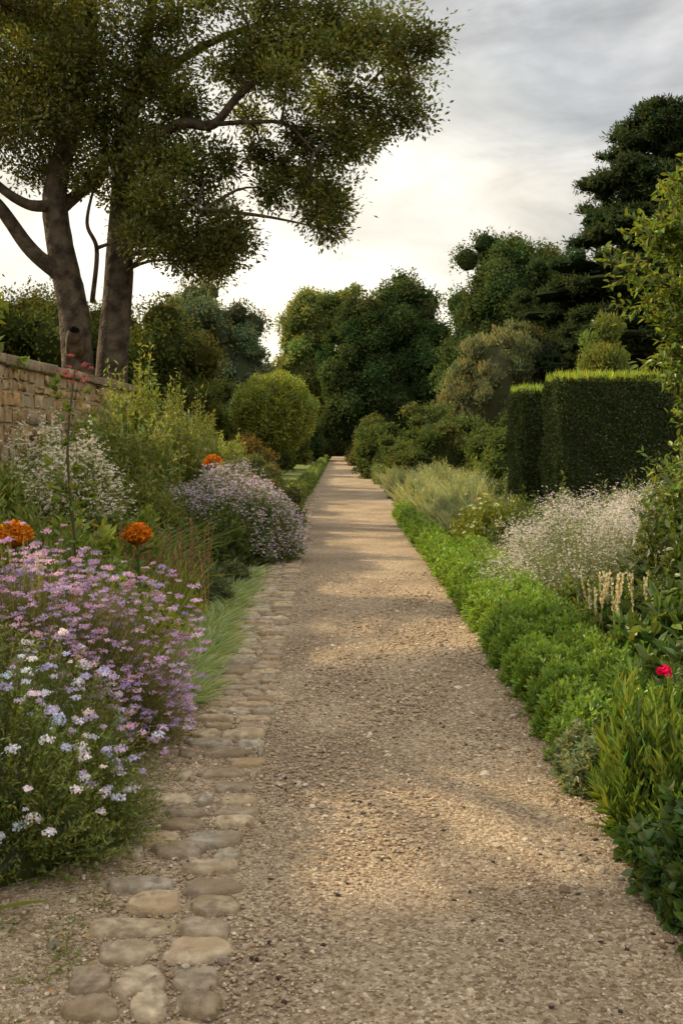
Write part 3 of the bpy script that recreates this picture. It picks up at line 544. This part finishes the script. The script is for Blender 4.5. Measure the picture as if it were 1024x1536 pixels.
for i in range(26):
    p0=A(-4.4,U(10.5,12.5),2.3); p1=p0+A(U(-.1,.55),U(-.4,.4),U(.2,1.0)); blades(g,p0[None],(p1-p0)[None],np.linalg.norm(p1-p0),.015,np.zeros((1,3)),vcol((.1,.08,.04),1))
    m_=16; t_=U(.3,1.05,(m_,1)); leaf6(g,p0+(p1-p0)*t_,randdir(m_)+A(.2,0,-.3),randdir(m_)+A(0,0,1.2),U(.12,.2,m_),U(.05,.08,m_),vcol((.15,.19,.04),m_))
g.build('climbing_vine',FM)
g=Geo()
for i in range(80):
    d_=U(2.4,9); x=xl(d_)-U(.40,.62); tuft(g,(x,d_,.0),.04,U(.03,.08),26,.005,(.13,.15,.05),arch=.6)
for i in range(40): tuft(g,(U(-1.6,-1.1),U(2.7,3.3),0),.06,U(.03,.07),40,.005,(.13,.15,.05),arch=.6)
for i in range(26): d_=U(2.4,5); tuft(g,(xl(d_)-U(0,.45),d_,.0),.02,U(.02,.04),12,.004,(.13,.15,.05),arch=.6)
g.build('weeds',FM)
g=Geo(); blades(g,FT([[-1.25,3.25,.02],[-1.3,3.35,.02],[-1.2,3.3,.02]]),FT([[.5,-.1,.25],[.4,-.3,.3],[.6,0,.2]]),FT([.35,.3,.25]),.02,FT([[0,0,-.15]]*3),vcol((.15,.19,.04),3)); g.build('fallen_leaf_blades',FM)
# ------------------------------------------------------------ right bed
g=Geo(); d_=4.9
while d_<20:
    w_=U(.22,.26)
    for off,hh in ((.17,.34),(.46,.4)):
        if d_>13 and off>.3: continue
        x=xr(d_)+off+rng.normal(0,.01); y_=d_+rng.normal(0,.02); h_=hh*U(.92,1.08); cc=A(.095,.15,.026)*np.exp(rng.normal(0,.08)); f=min(1.,6.5/d_)
        bush(g,(x,y_,0),w_*.98,w_*.98,h_,int(430*f),12,.034/f**.5,.012/f**.5,cc,up=.8,rough=.06,tipcol=cc*1.6,l6=False,t0=.6)
    d_+=w_*1.8
g.build('box_edging_plants',FM)
filler('green_filler_plant',[(1.95,6.6,.3,.38),(2.0,7.6,.3,.42),(1.9,8.3,.28,.45),(1.85,10.1,.3,.4),(1.95,11.,.35,.5),(1.85,12.3,.3,.5),(1.9,13.2,.4,.6),(2.3,12,.5,.7)],.07,.028,(.1,.135,.035))
g=Geo()
for c,rx,h in (((2.2,9.3,0),.85,1.03),((2.9,9.8,0),.6,1.04)):
    tip,d=bush(g,c,rx,rx,h,1700,14,.035,.005,(.15,.18,.13),rough=.1,up=1.,core=False,t0=.2)
    hp=np.repeat(tip,8,0)+rng.normal(0,.05,(len(tip)*8,3)); heads(g,hp,U(.006,.015,len(hp)),6,(.8,.74,.7),.15)
g.build('gypsophila_plant',FM)
g=Geo(); tip,d=bush(g,(1.85,12.8,0),.5,.5,.85,600,16,.07,.025,(.15,.175,.04)); ok=tip[d[:,2]>.4][:70]; heads(g,ok,.03,16,(.78,.74,.5)); g.build('cream_rose_bush',FM)
g=Geo()
for c in ((1.85,11.4,0),(1.9,10.6,0),(2.15,11,0)): tuft(g,c,.22,.5,500,.007,(.19,.21,.14),tip=(.28,.29,.22),arch=.2,lean=.6)
g.build('lavender_plant',FM)
g=Geo()
for (x,y,r_,h) in ((1.85,15.3,.42,.65),(2.4,15.5,.5,.85),(1.85,17,.45,.75),(2.4,18.5,.6,.95),(1.75,19.3,.5,.8),(2.6,21.5,.7,1.),(1.65,22.5,.5,.85),(2.6,25.5,.8,1.05),(1.7,27,.55,.85),(2.7,30,.8,1.),(1.7,32,.45,.8)):
    bush(g,(x,y,0),r_,r_,h*.85,620,14,.08,.011,(.165,.2,.12),up=1.,tipcol=(.26,.28,.2))
    tuft(g,(x,y,0),r_*.6,h*.95,420,.009,(.18,.21,.12),tip=(.33,.34,.27),arch=.35,lean=.55)
g.build('feather_grass',FM)
filler('perennial_plant',[(2.9,13,.5,.9),(3.1,11.6,.6,.9),(3.6,12.6,.6,1.),(4.4,12.8,.6,1.1),(2.5,14,.4,.8),(3.8,20,.8,1.2),(2.6,17,.4,.8),(3.5,18.,.5,1.1),(3.9,26,.8,1.2)],.08,.028,(.11,.14,.04),k=16,dens=450)
g=Geo(); bush(g,(2.05,7.1,0),.45,.45,.5,420,14,.09,.035,(.07,.1,.03))
n=20; P=np.stack([U(1.7,2.15,n),U(6.5,7.2,n),np.full(n,.25)],1); D=A(0,0,1)+rng.normal(0,.12,(n,3)); Lh=U(.34,.5,n); blades(g,P,D,Lh,.006,np.zeros((n,3)),vcol((.15,.17,.06),n))
for p,dd,l in zip(P,nrm(D),Lh):
    q=44; t_=U(.45,1,q); leaf4(g,p+dd*(l*t_)[:,None],dd+randdir(q)*.6,randdir(q),.024,.014,vcol((.68,.6,.36),q),m=1)
g.build('cream_lupin_plant',FM)
filler('hellebore_plant',[(1.95,6.1,.38,.55),(2.25,6.3,.45,.7),(1.78,5.5,.28,.42),(2.0,5.3,.4,.6)],.12,.05,(.07,.11,.035),dens=420,k=12)
g=Geo(); bush(g,(1.74,4.75,0),.34,.34,.5,260,14,.075,.045,(.065,.105,.03))
tube(g,[(1.6,4.7,.2),(1.44,4.5,.53)],[.004,.003],5,(.08,.12,.03),n=3)
heads(g,FT([[1.43,4.48,.55]]),.036,70,(.6,.01,.08),flat=1.); heads(g,FT([[1.44,4.46,.55]]),.022,40,(.7,.03,.12),flat=1.); g.build('pink_rose_bush',FM)
g=Geo()
for c,r_ in (((1.2,4.85,0),.16),((1.28,4.68,0),.18),((1.45,4.9,0),.18),((1.13,4.5,0),.14),((1.1,4.7,0),.1)): bush(g,c,r_,r_,.24,240,14,.035,.014,(.16,.19,.14),var=.15)
g.build('grey_sage_plant',FM)
g=Geo()
for (x,y) in ((1.24,4.1),(1.4,4.3),(1.38,3.92),(1.26,4.35),(1.58,4.15)):
    bush(g,(x,y,0),.15,.15,.44,260,10,.085,.014,A(.1,.15,.033)*np.exp(rng.normal(0,.08)),up=1.5,t0=.1,spread=.7,core=False,tipcol=(.13,.185,.04),rough=.35)
g.build('leafy_perennial_plant',FM)
filler('ivy_plant',[(1.2,3.45,.17,.26),(1.3,3.1,.2,.3),(1.4,3.6,.25,.38),(1.18,3.0,.13,.2),(1.14,3.75,.1,.14),(1.15,3.25,.1,.16)],.05,.035,(.06,.1,.03),dens=2900,k=9)
filler('dark_leaf_shrub',[(2.75,7.4,.5,1.15),(2.9,8.4,.6,1.3),(3.4,10,.8,1.3),(2.7,6.2,.5,.95),(2.3,4.8,.5,.9),(2.4,3.6,.6,.9)],.08,.04,(.075,.105,.035),dens=420,k=16)
gl,gb=Geo(),Geo(); e=bpy.data.objects.new('flowering_cherry_tree',None); sc.collection.objects.link(e)
tube(gb,[(2.85,6.8,-.1),(2.8,6.8,1),(2.75,6.75,2.2),(2.7,6.7,3.2)],[.06,.05,.04,.02],8,TB,n=14,wob=.05)
ends=[(2.2,6.6,3.25),(2.05,6.4,3.0),(1.85,6.5,2.85),(1.75,6.4,2.65),(1.95,6.6,2.4),(2.1,6.4,2.3),(2.15,6.7,2.05),(2.3,6.5,2.7),(2.25,6.3,1.95),(2.1,6.3,1.45),(2.05,6.4,1.3),(2.2,6.4,1.6),(2.5,6.4,3.4),(2.6,6.5,2.9),(2.5,6.3,2.4),(2.5,6.5,1.9),(2.9,7,3.7),(3.2,6.8,3.2),(3.2,7,2.6),(2.35,6.9,3.0),(2.0,6.8,2.65),(2.15,6.6,2.85),(2.3,6.6,2.2),(3.3,6.5,2),(2.4,6.2,1.2),(2.1,6.5,2.55),(2.2,6.6,2.4),(2.25,6.4,2.9),(2.05,6.5,2.15),(2.2,6.5,1.8),(2.3,6.6,3.4),(2.0,6.5,2.9),(2.15,6.5,3.1),(2.25,6.5,2.5),(2.2,6.4,2.15),(2.3,6.5,1.7)]
for en in ends:
    en=A(*en); st=A(2.76,6.77,min(3.,max(.7,en[2]-.6))); mid=(st+en)/2+A(0,0,.1); tube(gb,[st,mid,en],[.02,.012,.004],5,TB,n=7)
    for s_ in range(11):
        q0=mid+(en-mid)*U(0,1); q1=q0+nrm(en-mid+rng.normal(0,.35,3))*U(.1,.3); tube(gb,[q0,q1],[.004,.002],4,TB,n=2)
        m_=24; P=q0+(q1-q0)*U(.1,1.1,(m_,1))+rng.normal(0,.02,(m_,3)); leaf6(gl,P,nrm(q1-q0)*.6+randdir(m_)*.8,randdir(m_)*.7+A(0,0,1),U(.04,.07,m_),U(.018,.032,m_),vcol((.12,.16,.038),m_))
gb.build('branches',[BARK],True,parent=e); gl.build('foliage',[LEAF],parent=e)
